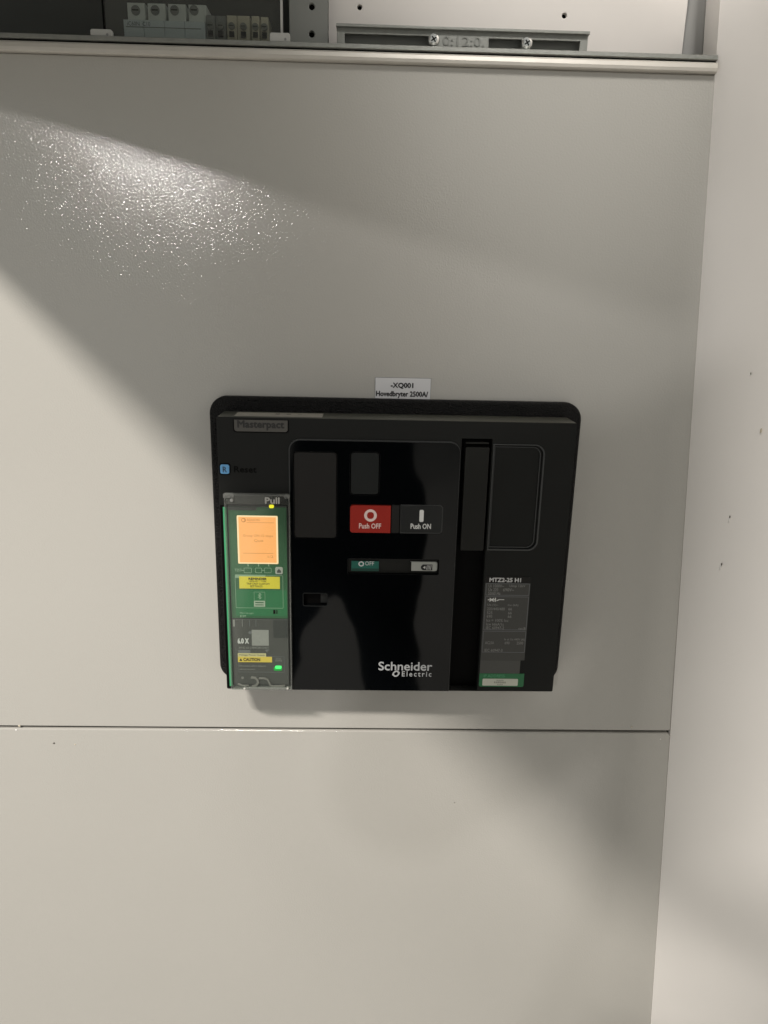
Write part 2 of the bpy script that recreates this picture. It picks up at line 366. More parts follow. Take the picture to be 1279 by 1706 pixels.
for px, py in ((722, 67), (877, 73)):
    x, z = pb(px, py)
    sc = lathe_y('screw', x, z, [(0.0030, dB - 0.004), (0.0052, dB - 0.0005), (0.0052, dB + 0.0006), (0.0046, dB + 0.0024), (0.0030, dB + 0.0034)], M_screw, br)
    a = 0.6
    for k in range(2):
        c, s = math.cos(a + k * math.pi / 2), math.sin(a + k * math.pi / 2); L_, W_ = 0.0026, 0.0005
        q = [(x + c * L_ - s * W_, z + s * L_ + c * W_), (x - c * L_ - s * W_, z - s * L_ + c * W_), (x - c * L_ + s * W_, z - s * L_ - c * W_), (x + c * L_ + s * W_, z + s * L_ - c * W_)]
        plate('cross_slot', q, dB + 0.0030, dB + 0.0036 + 0.0001 * k, M_hole, sc)

# miniature breakers behind the clear pane
dM = -0.030
mcb = thing('breaker_block', 'pale four-pole breaker block with round screw heads behind the clear pane', 'breaker', (at(272, 40, dM)[0], 0.05, 0.2))
x0, x1 = at(205, 40, dM)[0], at(341, 40, dM)[0]
pitch = (x1 - x0) / 4
for k in range(4):
    a = x0 + k * pitch
    box('pole_top', (a + .0003 + 0.003, a + pitch - .0003 + 0.001, at(270, 33, dM)[1], at(270, 3, dM)[1]), dM - 0.03, dM - 0.004, M_mcb, mcb, 0.0005)
    box('pole_front', (a + .0002, a + pitch - .0002, 0.2003, at(270, 34, dM)[1]), dM - 0.03, dM, M_mcb2, mcb, 0.0006)
    cx, cz = at(226 + k * 32.4, 17.5 , dM - 0.004)
    lathe_y('screw_head', cx, cz, [(0.0040, dM - 0.006), (0.0040, dM - 0.0030), (0.0031, dM - 0.0026)], M_term2, mcb, 16)
    box('screw_slot', (cx - 0.0028, cx + 0.0028, cz - 0.0005, cz + 0.0005), dM - 0.003, dM - 0.0022, M_hole, mcb)
text('lettering', 'iC60N  C10', (at(212, 40, dM)[0], at(250, 40, dM)[0], at(230, 43, dM)[1], at(230, 36, dM)[1]), dM, M_line, mcb)
box('label_strip', (at(210, 50, dM)[0], at(335, 50, dM)[0], at(270, 47, dM)[1], at(270, 45.6, dM)[1]), dM, dM + 0.0003, M_term2, mcb)
term = thing('terminal_row', 'row of small beige and grey terminal blocks beside the pale breaker block', 'terminals', (at(395, 40, dM)[0], 0.05, 0.2))
for k, (l, r, t, m_) in enumerate(((342, 357, 24, M_term2), (358, 375, 24, M_term2), (377, 393, 24, M_term), (394, 415, 24, M_term), (418, 431, 25, M_term), (433, 446, 26, M_term))):
    rc = (at(l, 45, dM)[0] + .0002, at(r, 45, dM)[0], 0.2003, at((l + r) / 2, t, dM)[1])
    box('terminal_block', rc, dM - 0.03, dM - 0.002 - 0.001 * (k % 2), M_term2 if k < 2 else M_term, term, 0.0006)
    cx = (rc[0] + rc[1]) / 2; cz = at(400, 43, dM)[1]
    lathe_y('screw_head', cx, cz, [(0.0030, dM - 0.005), (0.0030, dM - 0.0006), (0.0022, dM - 0.0002)], M_upright, term, 12)
    box('screw_slot', (cx - 0.0021, cx + 0.0021, cz - 0.0004, cz + 0.0004), dM - 0.003, dM + 0.0001, M_hole, term)
    box('wire_entry', (cx - 0.0022, cx + 0.0022, cz - 0.0085, cz - 0.0042), dM - 0.004, dM - 0.0006, M_hole, term)
# clear pane and its clips
dP = -0.006
pane = tag(box('cabinet_window', (at(172, 30, dP)[0], at(470, 30, dP)[0], 0.2165, 0.50), dP - 0.003, dP, M_pane, None, 0.0005), 'smoky clear pane standing in front of the small breakers', 'pane')
box('pane_edge', (at(467, 30, dP)[0], at(470.5, 30, dP)[0], 0.2165, 0.50), dP - 0.0032, dP + 0.0006, M_clip, pane)
box('pane_edge', (at(171, 30, dP)[0], at(173.5, 30, dP)[0], 0.2165, 0.50), dP - 0.0032, dP + 0.0006, M_slot, pane)
for l, r, t, lb in ((151, 187, 49, 'small white clip holding the left foot of the clear pane'), (449, 483, 55, 'small white clip holding the right foot of the clear pane')):
    x0, x1 = at(l, 58, 0)[0], at(r, 58, 0)[0]; z1 = at((l + r) / 2, t + 1, 0)[1]
    c = tag(plate('pane_clip', outline((x0, x1, 0.2150, z1 + 0.0005), 0.0018, round_=(0, 0, 1, 1)), -0.004, 0.0012, M_clip, None, bev=0.0006), lb, 'clip', 'clips on the clear pane')
    lathe_y('clip_dimple', x1 - 0.004, (0.215 + z1) / 2, [(0.0012, 0.0010), (0.0010, 0.0014)], M_term2, c, 10)

# open door of the upper compartment, swung to the left above the lens: its edge shades the panel
hx, hz, cx_, cy_ = -0.508, 0.2126, -0.030, -0.810
dv = Vector((cx_ - hx, cy_, 0)).normalized(); nv = Vector((dv.y, -dv.x, 0)) * 0.0
nn = Vector((-dv.y, dv.x, 0)) * 0.018
vs = []
for z in (hz, hz + 0.75):
    for p in (Vector((hx, -0.004, 0)), Vector((cx_, cy_, 0)), Vector((cx_, cy_, 0)) - nn, Vector((hx, -0.004, 0)) - nn): vs.append((p.x, p.y, z))
door = thing('compartment_door', 'grey upper compartment door standing open above the lens', 'door', (hx, -0.004, hz))
mesh('door_leaf', vs, [(0, 1, 2, 3), (4, 5, 6, 7), (0, 1, 5, 4), (1, 2, 6, 5), (2, 3, 7, 6), (3, 0, 4, 7)], M_panel, door)

# ================================================================= LABEL ABOVE THE BREAKER
rc = R(625, 630, 717, 667.5, 0.001)
lab = tag(box('name_label', rc, 0.0003, 0.0010, M_label, None, 0.0001), 'small white adhesive label reading -XQ001 Hovedbryter 2500A/ above the breaker', 'label')
plate('label_edge', outline((rc[0] - .0003, rc[1] + .0003, rc[2] - .0003, rc[3] + .0003)), 0.0002, 0.0006, M_line, lab)
text('lettering', '-XQ001', R(651, 638, 688, 647.5, 0.001), 0.001, M_ink, lab, bold=0.11)
text('lettering', 'Hovedbryter 2500A/', R(626.5, 652, 712.5, 663, 0.001), 0.001, M_ink, lab, bold=0.08)

# ================================================================= CIRCUIT BREAKER
dF = 0.048                                       # front face
fx0, fx1 = -0.1378, 0.1968
fx0, fx1 = at(369, 925, dF)[0], at(941.5, 925, dF)[0]; fz0, fz1 = at(650, 1150, dF)[1], at(660, 700, dF)[1]
br_ = thing('circuit_breaker', 'large black circuit breaker in the grey panel with red off button and orange screen', 'circuit breaker', ((fx0 + fx1) / 2, -0.0, fz0))
# rubber surround
dG = 0.011
gx0 = at(357, 900, dG)[0]; gx1 = at(950, 900, dG)[0]; gz1 = at(650, 665.5, dG)[1]; gz0 = at(650, 1134, dG)[1]
og = outline((gx0, gx1, gz0, gz1), 0.017, 10); ig = outline((fx0 + 0.006, fx1 - 0.006, fz0 + 0.03, fz1 - 0.004), 0.008, 6)
gk = plate('gasket', og, 0.0003, dG, M_rubber, br_, holes=[ig], bev=0.003, res=4)
# housing with bevelled top
hz0 = fz0
ph = outline((fx0, fx1, fz0, fz1), 0.0015, 3)
P = lambda *a: R(*a, dF)
# openings through the front plate
slot = (at(758.5, 940, dF)[0], at(807.5, 940, dF)[0], fz0 + 0.0005, at(790, 731, dF)[1])
fac = (at(484.5, 940, dF)[0], at(758.5, 940, dF)[0] - 0.0006, fz0 + 0.0004, at(625, 735, dF)[1])
pock = (slot[1], at(899.5, 828, dF)[0], at(850, 915, dF)[1], at(850, 741, dF)[1])
ring1 = outline(fac, 0.010, 8, (0, 0, 1, 1))
slot_o = outline((slot[0] + 0.0002, slot[1], slot[2], slot[3]))
pock_o = outline((pock[0] + 0.0012, pock[1], pock[2], pock[3]), 0.009, 8, (0, 1, 1, 0))
plate('front_cover', ph, dF - 0.012, dF, M_body, br_, holes=[ring1, slot_o, pock_o], bev=0.0005, res=2)
# side and top walls of the housing running back into the panel
hw = outline((fx0 + 0.0012, fx1 - 0.0012, fz0 + 0.0012, fz1 - 0.0004)); hwi = outline((fx0 + 0.004, fx1 - 0.004, fz0 + 0.004, fz1 - 0.004))
M_top = mat('lit_housing_top', (0.075, 0.075, 0.060), 0.5, mottle=0.25, mscale=60)  # body plastic with light from above painted into a paler grey-green
plate('housing', hw, 0.0005, dF - 0.012, M_body, br_, holes=[hwi])
box('housing_top', (fx0 + 0.0012, fx1 - 0.0012, fz1 - 0.0006, fz1 + 0.0004), 0.012, dF - 0.0008, M_top, br_, 0.0002)
# white sticker on the top of the housing
zt2 = fz1 + 0.0004
xs0, xs1 = at(388, 690, dF)[0], at(536, 690, dF)[0]
mesh('top_sticker', [(xs0, -0.020, zt2 + .0002), (xs1, -0.020, zt2 + .0002), (xs1, -0.044, zt2 + .0002), (xs0, -0.044, zt2 + .0002), (xs0, -0.020, zt2 + .0004), (xs1, -0.020, zt2 + .0004), (xs1, -0.044, zt2 + .0004), (xs0, -0.044, zt2 + .0004)],
     [(0, 1, 2, 3), (4, 5, 6, 7), (0, 1, 5, 4), (1, 2, 6, 5), (2, 3, 7, 6), (3, 0, 4, 7)], mat('sticker_grey', (0.34, 0.32, 0.28), 0.5, mottle=0.2, mscale=150), br_)
for k in range(4):
    a = xs0 + (0.45 + 0.13 * k) * (xs1 - xs0)
    mesh('sticker_mark', [(a, -0.026 - 0.002 * k, zt2 + .0006), (a + 0.004, -0.026 - 0.002 * k, zt2 + .0006), (a + 0.004, -0.032, zt2 + .0006), (a, -0.032, zt2 + .0006)], [(0, 1, 2, 3)], mat('sticker_mark_red', (0.10, 0.03, 0.03) if k == 3 else (0.12, 0.11, 0.09), 0.6), br_)
# Badge
rcb = P(390, 697.5, 479, 719)
plate('badge_frame', outline((rcb[0] - .0011, rcb[1] + .0011, rcb[2] - .0011, rcb[3] - 0.0008), 0.003, 6, (1, 1, 0, 0)), dF, dF + 0.0004, M_slot, br_)
bd = plate('badge', outline((rcb[0], rcb[1], rcb[2], rcb[3] - 0.0012), 0.0025, 6, (1, 1, 0, 0)), dF + 0.0001, dF + 0.0009, M_badge, br_, bev=0.0002)
text('lettering', 'Masterpact', P(396, 701, 473, 716), dF + 0.0009, M_badge_t, bd, bold=0.09)
# Reset
rcr = P(367, 773.5, 382, 789)
rb = plate('reset_button', outline(rcr, 0.0018), dF, dF + 0.0016, M_blueb, br_, bev=0.0004)
plate('button_surround', outline((rcr[0] - .0011, rcr[1] + .0011, rcr[2] - .0011, rcr[3] + .0011), 0.0026), dF - 0.0002, dF + 0.0005, M_slot, br_, holes=[outline(rcr, 0.0018)])
text('lettering', 'R', P(371.5, 777, 378, 786), dF + 0.0016, M_ink, rb, bold=0.02)
text('lettering', 'Reset', P(390, 777, 427, 787), dF, M_slot, br_, bold=0.08)

# ---- glossy fascia
dS = dF + 0.0016
fa = (fac[0] + 0.0003, fac[1] - 0.0003, fac[2], fac[3] - 0.0003)
Q = lambda *a: R(*a, dS)
boxA = Q(489, 753, 561, 897); boxB = Q(583, 753, 632, 825); btn = Q(582, 841, 737, 888.5); ind = Q(579, 931.5, 731, 957); key = Q(505, 988.5, 545, 1009.5)
fh = [outline(boxA, .0035), outline(boxB, .0035), outline(btn, .003), outline(ind, .0015), outline(key, .0018)]
plate('fascia', outline(fa, 0.0097, 10, (0, 0, 1, 1)), dF - 0.006, dS, M_gloss, br_, holes=fh, bev=0.0003, res=3)
M_rim = mat('lit_rim_grey', (0.040, 0.042, 0.042), 0.3)  # paler grey paints in the light that bevelled rims catch
plate('fascia_rim', outline((fa[0] - .0011, fa[1] + .0004, fa[2], fa[3] + .0012), 0.0108, 10, (0, 0, 1, 1)), dF - 0.004, dF + 0.0009, M_rim, br_, holes=[outline((fa[0] + .0001, fa[1] - .0001, fa[2] + .00001, fa[3] - .0001), 0.0097, 10, (0, 0, 1, 1))])
box('fascia_backing', (fa[0] + .002, fa[1] - .002, fa[2] + .002, fa[3] - .002), dF - 0.012, dF - 0.0062, M_slot, br_)
def inset(rc, e): return (rc[0] + e, rc[1] - e, rc[2] + e, rc[3] - e)
plate('blank_cover', outline(inset(boxA, .0006), .0030), dF - 0.006, dF + 0.0012, M_matt, br_, bev=0.0003)
plate('blank_cover', outline(inset(boxB, .0008), .0030), dF - 0.006, dF + 0.0012, M_matt2, br_, bev=0.0003)
# push buttons
off = Q(583, 842, 650.5, 887.5)
bo = plate('off_button', outline(off, 0.0028, 6, (1, 0, 0, 1)), dF - 0.004, dS + 0.0006, M_red, br_, bev=0.0004)
on = Q(667, 842.5, 736, 887.5)
bn = plate('on_button', outline(on, 0.0028, 6, (0, 1, 1, 0)), dF - 0.004, dS + 0.0006, M_btn, br_, bev=0.0004)
plate('on_button_rim', outline((on[0] - .0004, on[1] + .0008, on[2] - .0008, on[3] + .0008), 0.0034, 6, (0, 1, 1, 0)), dF - 0.004, dS + 0.0002, M_rim, br_, holes=[outline(inset(on, -.0001), 0.0028, 6, (0, 1, 1, 0))])
box('button_divider', Q(652, 841.8, 665, 888), dF - 0.004, dS - 0.0004, M_matt, br_)
dT = dS + 0.0006
T = lambda *a: R(*a, dT)
text('lettering', 'O', T(607.5, 849.5, 626.5, 868), dT, M_printr, bo, bold=0.10, res=6)
text('lettering', 'Push OFF', T(598, 872, 634.5, 880.5), dT, M_printr, bo, bold=0.04)
text('lettering', 'I', T(699.6, 850.5, 704.6, 868.5), dT, M_print, bn, bold=0.10)
text('lettering', 'Push ON', T(684, 872.5, 717.5, 881), dT, M_print, bn, bold=0.05)
# indicator window
box('window_floor', inset(ind, .0002), dF - 0.006, dF - 0.0020, M_handle, br_)
dI = dF - 0.0003
I_ = lambda *a: R(*a, dI)
gi = plate('state_indicator', outline(I_(585, 935, 631, 951.5), .0006), dF - 0.0019, dI, M_green, br_, bev=0.0004)
box('indicator_foot', I_(586, 947, 631, 951), dI - 0.0004, dI + 0.0002, mat('indicator_dark_green', (0.006, 0.05, 0.036), 0.4), gi)
text('lettering', 'O', I_(597, 935.3, 606, 943.5), dI, M_logo, gi, bold=0.08)
text('lettering', 'OFF', I_(608, 935.3, 623, 942), dI, M_logo, gi, bold=0.0)
gi2 = plate('spring_indicator', outline(I_(683.5, 936, 728.5, 951.5), .0022, 5, (0, 1, 1, 0)), dF - 0.0019, dI, M_ind, br_, bev=0.0004)
box('indicator_joint', I_(683.5, 936, 685, 951.5), dI - 0.0003, dI + 0.0001, M_slot, gi2)
ic = I_(701, 940.5, 720, 950)
plate('icon', [(ic[0] + .0018, ic[2]), (ic[1], ic[2]), (ic[1], ic[3]), (ic[0] + .0018, ic[3]), (ic[0], (ic[2] + ic[3]) / 2 + 0.001), (ic[0], (ic[2] + ic[3]) / 2 - .001)], dI - 0.0001, dI + 0.0002, M_ink, gi2)
mz = (ic[2] + ic[3]) / 2
box('icon_bar', (ic[0] + .0022, ic[0] + .0044, mz - .0004, mz + .0004), dI + .0001, dI + .0003, M_print, gi2)
box('icon_bar', (ic[0] + .0034, ic[0] + .0042, mz - .0013, mz + .0013), dI + .0001, dI + .00032, M_print, gi2)
for k in range(4):
    a = ic[0] + .0052 + k * .0013
    plate('icon_bar', [(a, ic[2] + .0006), (a + .0004, ic[2] + .0006), (a + .0012, ic[3] - .0006), (a + .0008, ic[3] - .0006)], dI + .0001, dI + .0003, M_print, gi2)
# key slot
box('key_slot', inset(key, .0001), dF - 0.0065, dF - 0.0058, M_slot, br_)
plate('key_slot_rim', outline(inset(key, -.0004), .0022), dS - 0.0004, dS + 0.0002, M_matt2, br_, holes=[outline(inset(key, 0.0001), .0018)], bev=0.0001)
box('key_tab', R(534, 990, 544, 1004, dF - .003), dF - 0.006, dF - 0.003, M_btn, br_)
# brand print
LG = mat('brand_silver', (0.46, 0.47, 0.48), 0.45)
text('brand_lettering', 'Schneider', Q(630.5, 1103, 719.5, 1116.8), dS, LG, br_, bold=0.04, res=4)
text('brand_lettering', 'Electric', Q(669.5, 1118.6, 718.5, 1127), dS, LG, br_, bold=0.03, spacing=1.35)
def swirl(cx, cz, w_, h_, name, flip):
    pts = []; N = 16
    for i in range(N + 1):
        a = math.radians(40 + 215 * i / N); pts.append((math.cos(a) * 1.0, math.sin(a) * 1.0))
    for i in range(N, -1, -1):
        a = math.radians(40 + 215 * i / N); k = 0.50 + 0.12 * abs(i / N - .5); pts.append((math.cos(a) * k + .08, math.sin(a) * k))
    out = []
    for x, z in pts:
        if flip: x, z = -x, -z
        x2 = x * .8 + z * .35; out.append((cx + x2 * w_ / 2, cz + z * h_ / 2))
    return plate(name, out, dS - 0.0001, dS + 0.0002, LG, br_)
lx, lz = at(659.5, 1122.3, dS)
swirl(lx - .0006, lz + .0004, 0.0072, 0.0062, 'brand_emblem', False)
swirl(lx + .0006, lz - .0004, 0.0072, 0.0062, 'brand_emblem', True)

# ---- charging handle in its slot
box('slot_floor', (slot[0] + .0003, slot[1] - .0002, slot[2], slot[3] - .0002), dF - 0.0115, dF - 0.010, M_slot, br_)
hr = R(769.5, 745, 807, 917, dF)
hd = plate('charging_handle', outline((slot[0] + .0040, slot[1] - .0025, hr[2], hr[3]), .0008), dF - 0.008, dF + 0.0010, M_handle, br_, bev=0.0006)
box('handle_lip', (slot[0] + .0042, slot[1] - .0028, at(790, 740, dF)[1], at(790, 737, dF)[1]), dF - 0.009, dF - 0.0010, M_handle, br_, .0004)
# ---- lens shaped pocket on the right
pk = plate('pocket_floor', outline(inset(pock, .0001), 0.009, 8, (0, 1, 1, 0)), dF - 0.008, dF - 0.0016, M_body, br_)
ro = outline((pock[0] + .0012, pock[1] + .0014, pock[2] - .0014, pock[3] + .0006), 0.0100, 10, (0, 1, 1, 0))
ri = outline((pock[0] + .0024, pock[1] - .0002, pock[2] + .0001, pock[3] - .0004), 0.0088, 10, (0, 1, 1, 0))
plate('pocket_rim', ro, dF - 0.0016, dF + 0.0007, M_rim, br_, holes=[ri], bev=0.0002, res=2)
ro = outline((pock[0] + .003, pock[1] - .0022, pock[2] + .0014, pock[3] - .002), 0.0080, 10, (0, 1, 1, 0))
ri = outline((pock[0] + .0034, pock[1] - .0030, pock[2] + .0022, pock[3] - .0026), 0.0072, 10, (0, 1, 1, 0))
plate('pocket_rim', ro, dF - 0.00165, dF - 0.0008, M_rim, br_, holes=[ri])

# ---- rating plate
dN = dF + 0.0004
N_ = lambda *a: R(*a, dN)
a0, a1 = at(804, 1037, dN)[0], at(878.5, 1037, dN)[0]; az1 = at(845, 961, dN)[1]; az0 = at(840, 1100, dN)[1]
np_ = plate('rating_plate', outline((a0, a1, az0, az1), .0024, 6, (0, 0, 1, 1)), dF, dN, M_np, br_)
zf = at(835, 1122, dN)[1]
box('rating_plate_foot', (a0 + .0001, a1 - .0040, zf, az0 - .0001), dF, dN, M_np2, br_)
def zz(py): return at(840, py, dN)[1]
def xx(px, py): return at(px, py, dN)[0]
hb = plate('plate_header', outline((a0, a1, zz(971.5), az1), .0024, 6, (0, 0, 1, 1)), dN - .0001, dN + .0001, M_matt, np_)
text('lettering', 'MTZ2-25 H1', (xx(815.5, 966), xx(867.5, 966), zz(969.5), zz(962.8)), dN + .0001, M_logo, np_, bold=0.09)
def frame(z1, z0, e=0.0005):
    plate('rule_line', outline((a0 + .0010, a1 - .0006, z0, z1), .0006), dN - .0001, dN + .0001, M_line, np_, holes=[outline((a0 + .0010 + e, a1 - .0006 - e, z0 + e, z1 - e))])
frame(zz(972), zz(992)); frame(zz(993.8), zz(1049.5)); frame(zz(1051.3), zz(1087))
def ln(s, pxa, pxb, py, h=5.2, m_=None):
    # slanting left edge comes from perspective, so x is read relative to the plate's own left edge
    k = (a1 - a0) / 74.5
    xa = a0 + (pxa) * k; xb = a0 + (pxb) * k
    text('lettering', s, (xa, xb, zz(py + h / 2), zz(py - h / 2)), dN + .00005, m_ or M_grey_print, np_)
ln('Ui 1000V~', 6, 31, 976.2); ln('Uimp 12kV', 40, 66, 976.4)
ln('Ue 220', 6, 22, 982.5); ln('690V~', 30, 48, 982.5); ln('50/60 Hz', 6, 26, 988.6)
ln('Ue (V)~', 6, 24, 1008.3, 4.6); ln('Icu (kA)', 40, 57, 1008.3, 4.6)
ln('220/440/480', 6, 35, 1014.5, 4.6); ln('66', 41, 47, 1014.5, 4.6)
ln('525', 6, 15, 1021, 4.6); ln('66', 41, 47, 1021, 4.6); ln('690', 6, 15, 1027, 4.6); ln('66', 41, 47, 1027, 4.6)
ln('Ics = 100% Icu', 6, 42, 1033.6, 4.6); ln('Icw 66kA/1s', 6, 35, 1040, 4.6); ln('IEC 60947-2', 6, 36, 1046, 4.6); ln('cat.B', 60, 72, 1046.6, 3.6)
ln('Ie at Ue 440V (A)', 38, 72, 1065.5, 4.6); ln('AC23A', 6, 21, 1071, 4.6); ln('690', 39, 47, 1071, 4.6); ln('2500', 59, 70, 1071, 4.6); ln('IEC 60947-3', 6, 36, 1083.5, 4.6)
# disconnector symbol
k = (a1 - a0) / 74.5; zs = zz(999.5)
def bar(x0, z0, x1, z1, w_=0.00045):
    dx, dz = x1 - x0, z1 - z0; l = math.hypot(dx, dz); nx, nz = -dz / l * w_, dx / l * w_
    plate('symbol_stroke', [(x0 + nx, z0 + nz), (x0 - nx, z0 - nz), (x1 - nx, z1 - nz), (x1 + nx, z1 + nz)], dN - .0001, dN + .0001 + random.random() * .00002, M_print, np_)
X_ = lambda u: a0 + u * k
bar(X_(6), zs, X_(18), zs); bar(X_(9), zs + .0018, X_(16), zs - .0018); bar(X_(9), zs - .0018, X_(16), zs + .0018); bar(X_(18.5), zs - .0022, X_(18.5), zs + .0022)
bar(X_(20.5), zs - .0010, X_(25), zs + .0004); bar(X_(24.5), zs + .0003, X_(33), zs + .0003, .0003)
# green address label
ga = R(799, 1122, 873.5, 1144, dN)
g1 = plate('address_label', outline((a0, a0 + (ga[1] - ga[0]), ga[2], zf - .0001), .0020, 6, (1, 1, 0, 0)), dF, dN + .0001, M_gl, br_)
text('lettering', 'IP ADDRESS', (a0 + .0045, a0 + .026, zz(1128.5), zz(1123.8)), dN + .0001, M_gltext, g1)
cr_ = (a0 + .0035, a0 + .040, zz(1142.3), zz(1130.8))
g2 = plate('address_strip', outline(cr_, .0010), dN, dN + .00025, M_cream, g1)
text('lettering', '0.0.0.0', (a0 + .018, a0 + .025, zz(1134.4), zz(1132.5)), dN + .00025, M_creamink, g2)
text('lettering', '0.0.0.0.0.0', (a0 + .0155, a0 + .0275, zz(1138), zz(1135.4)), dN + .00025, M_creamink, g2, bold=0.02)
text('lettering', '0.0.0', (a0 + .019, a0 + .0245, zz(1141.4), zz(1139.4)), dN + .00025, M_creamink, g2)

# ================================================================= CONTROL UNIT UNDER ITS CLEAR COVER
dU = dF + 0.0016
U = lambda *a: R(*a, dU)
ux0 = at(384, 990, dU)[0]; ux1 = at(479.5, 990, dU)[0]
uz = lambda py: at(430, py, dU)[1]
uw = (ux1 - ux0)
# photo column -> x on the unit's face, read at the height given
ub = plate('control_unit', outline((ux0, ux1, uz(1146), uz(843)), .0015), dF, dU - 0.0006, M_lower2, br_)
plate('unit_green_face', outline((ux0 + .0003, ux1 - .0003, uz(1030), uz(845)), .0012), dU - 0.0007, dU, M_unit, ub, bev=.0002)
plate('unit_grey_face', outline((ux0 + .0003, ux1 - .0003, uz(1140), uz(1032)), .0005), dU - 0.0007, dU - 0.0001, M_lower, ub, bev=.0002)
plate('unit_dark_step', outline((U(455, 1035, 478, 1062)[0], ux1 - .0005, uz(1062), uz(1032.5))), dU - 0.0002, dU + 0.0003, M_lower2, ub)
box('unit_top_bar', (ux0 + .0006, U(427, 840, 450, 850)[0], uz(850), uz(845)), dU, dU + .0008, M_lower2, ub, .0002)
plate('lower_green_panel', outline((U(392, 960, 477, 1028)[0], ux1 - .0012, uz(1026), uz(983))), dU - .0001, dU + .0002, M_unit2, ub)
# green edge strip on the left
e0, e1 = at(376.3, 990, dU)[0], at(382, 990, dU)[0]
box('green_edge_strip', (e0, e1, uz(1144), uz(846)), dF - 0.0008, dF + 0.0012, M_edge, br_, .0004)
box('unit_side_channel', (fx0 + .0004, e1 + .0012, uz(1147), uz(843)), dF, dF + 0.0002, M_slot, br_)
# screen
sr = U(395.5, 859, 463, 939)
sb = plate('screen', outline(sr, .0010), dU, dU + 0.0008, M_screenb, br_, bev=.0002)
plate('screen_face', outline((sr[0] + .0016, sr[1] - .0016, sr[2] + .0014, sr[3] - .0012), .0004), dU + .0007, dU + 0.0009, M_screen, sb)
dV = dU + .0009
V = lambda *a: R(*a, dV)
text('lettering', 'REASON', V(411.5, 864, 432, 868.5), dV, M_scrtext, sb)
plate('icon', circle(*at(405.5, 866.5, dV), .0022, 16), dV - .0001, dV + .0001, M_scrtext, sb, holes=[circle(*at(404.9, 866.5, dV), .0014, 12)])
box('screen_line', V(411, 870.4, 456, 871), dV - .0001, dV + .0001, M_scrtext, sb)
box('screen_line', V(405, 921.5, 455, 922.2), dV - .0001, dV + .0001, M_scrtext, sb)
text('lettering', 'Group ON 12 steps', V(404.5, 890.5, 454.5, 895.5), dV, M_scrtext, sb)
text('lettering', 'Quit', V(423, 898.5, 438.5, 903.5), dV, M_scrtext, sb)
text('lettering', '1/2', V(446, 925.5, 455, 929.5), dV, M_scrtext, sb)
plate('yellow_light', [(x, z) for x, z in outline(V(448, 841, 456, 846.5), .0013)], dU, dU + 0.0012, M_ledy, br_)
for px in (413, 430.5, 447.5): box('key_tick', U(px - .8, 939.5, px + .8, 943.5), dU - .0001, dU + .0002, M_pale, ub)
text('lettering', 'TEST', U(390.5, 947.5, 402.5, 952), dU, M_pale, ub)
for l, r in ((406, 419), (425, 436), (440, 452)):
    q = U(l, 946, r, 954.5); plate('key_icon', outline(q, .0010), dU - .0001, dU + .0002, M_pale, ub, holes=[outline(inset(q, .0004), .0007)])
for l, r in ((402, 407), (436, 441)): box('key_icon', U(l, 949.8, r, 950.6), dU - .0001, dU + .0002, M_pale, ub)
hk = plate('home_key', outline(U(458.5, 944.5, 471, 956), .0015), dU, dU + .0012, mat('key_white', (0.40, 0.42, 0.38), .4), br_, bev=.0002)
hc = U(461.5, 947, 468, 953.5)
plate('home_icon', [(hc[0], hc[2]), (hc[1], hc[2]), (hc[1], (hc[2] + hc[3]) / 2), ((hc[0] + hc[1]) / 2, hc[3]), (hc[0], (hc[2] + hc[3]) / 2)], dU + .0011, dU + .0014, M_lower, hk)
# reminder sticker
box('sticker_backing', U(391.5, 957.5, 442, 963), dU, dU + .0001, M_pale, ub)
rs = box('reminder_sticker', U(398.5, 960.5, 466, 980.5), dU, dU + .0004, M_yel, br_)
dW = dU + .0004; Wd = lambda *a: R(*a, dW)
text('lettering', 'REMINDER', Wd(414, 962.6, 444, 966.2), dW, M_ink, rs, bold=.10)
text('lettering', 'ADJUST - THE', Wd(415, 967.3, 443, 970.3), dW, M_ink, rs)
text('lettering', 'TRIP UNIT CUSTOM', Wd(410.5, 971.1, 448.5, 974.2), dW, M_ink, rs)
text('lettering', 'SETTINGS', Wd(416.5, 975.2, 437, 978.4), dW, M_ink, rs)
q = U(392, 958, 471.5, 1013); plate('panel_outline', outline(q, .0010), dU + .0001, dU + .00035, M_pale, ub, holes=[outline(inset(q, .00035), .0008)])
# radio icon and tag
q = U(423, 986, 441.5, 1001); plate('icon_frame', outline(q, .0005), dU + .0001, dU + .0003, M_pale, ub, holes=[outline(inset(q, .0003))])
bx, bz = at(432.3, 993, dU)
def ubar(x0, z0, x1, z1, m_=M_pale, w_=0.0003, nm='icon_stroke', par=None):
    dx, dz = x1 - x0, z1 - z0; l = math.hypot(dx, dz); nx, nz = -dz / l * w_, dx / l * w_
    plate(nm, [(x0 + nx, z0 + nz), (x0 - nx, z0 - nz), (x1 - nx, z1 - nz), (x1 + nx, z1 + nz)], dU, dU + .0003 + random.random() * .00003, m_, par or ub)
s = .0016
ubar(bx, bz - 2 * s, bx, bz + 2 * s); ubar(bx, bz + 2 * s, bx + s, bz + s); ubar(bx + s, bz + s, bx - s, bz - s); ubar(bx - s, bz + s, bx + s, bz - s); ubar(bx + s, bz - s, bx, bz - 2 * s)
tg = box('tag_plate', U(423, 1001.2, 441.5, 1010.5), dU, dU + .0004, mat('tag_white', (0.36, 0.42, 0.34), .5), ub)
box('tag_text_line', Wd(425, 1003, 439, 1004.8), dU + .0003, dU + .0005, M_unit, ub); box('tag_text_line', Wd(425, 1007, 439, 1008.4), dU + .0003, dU + .0005, M_unit, ub)
text('lettering', 'MicroLogic', U(399.5, 1019.8, 422.5, 1023.4), dU + .0001, M_pale, ub)
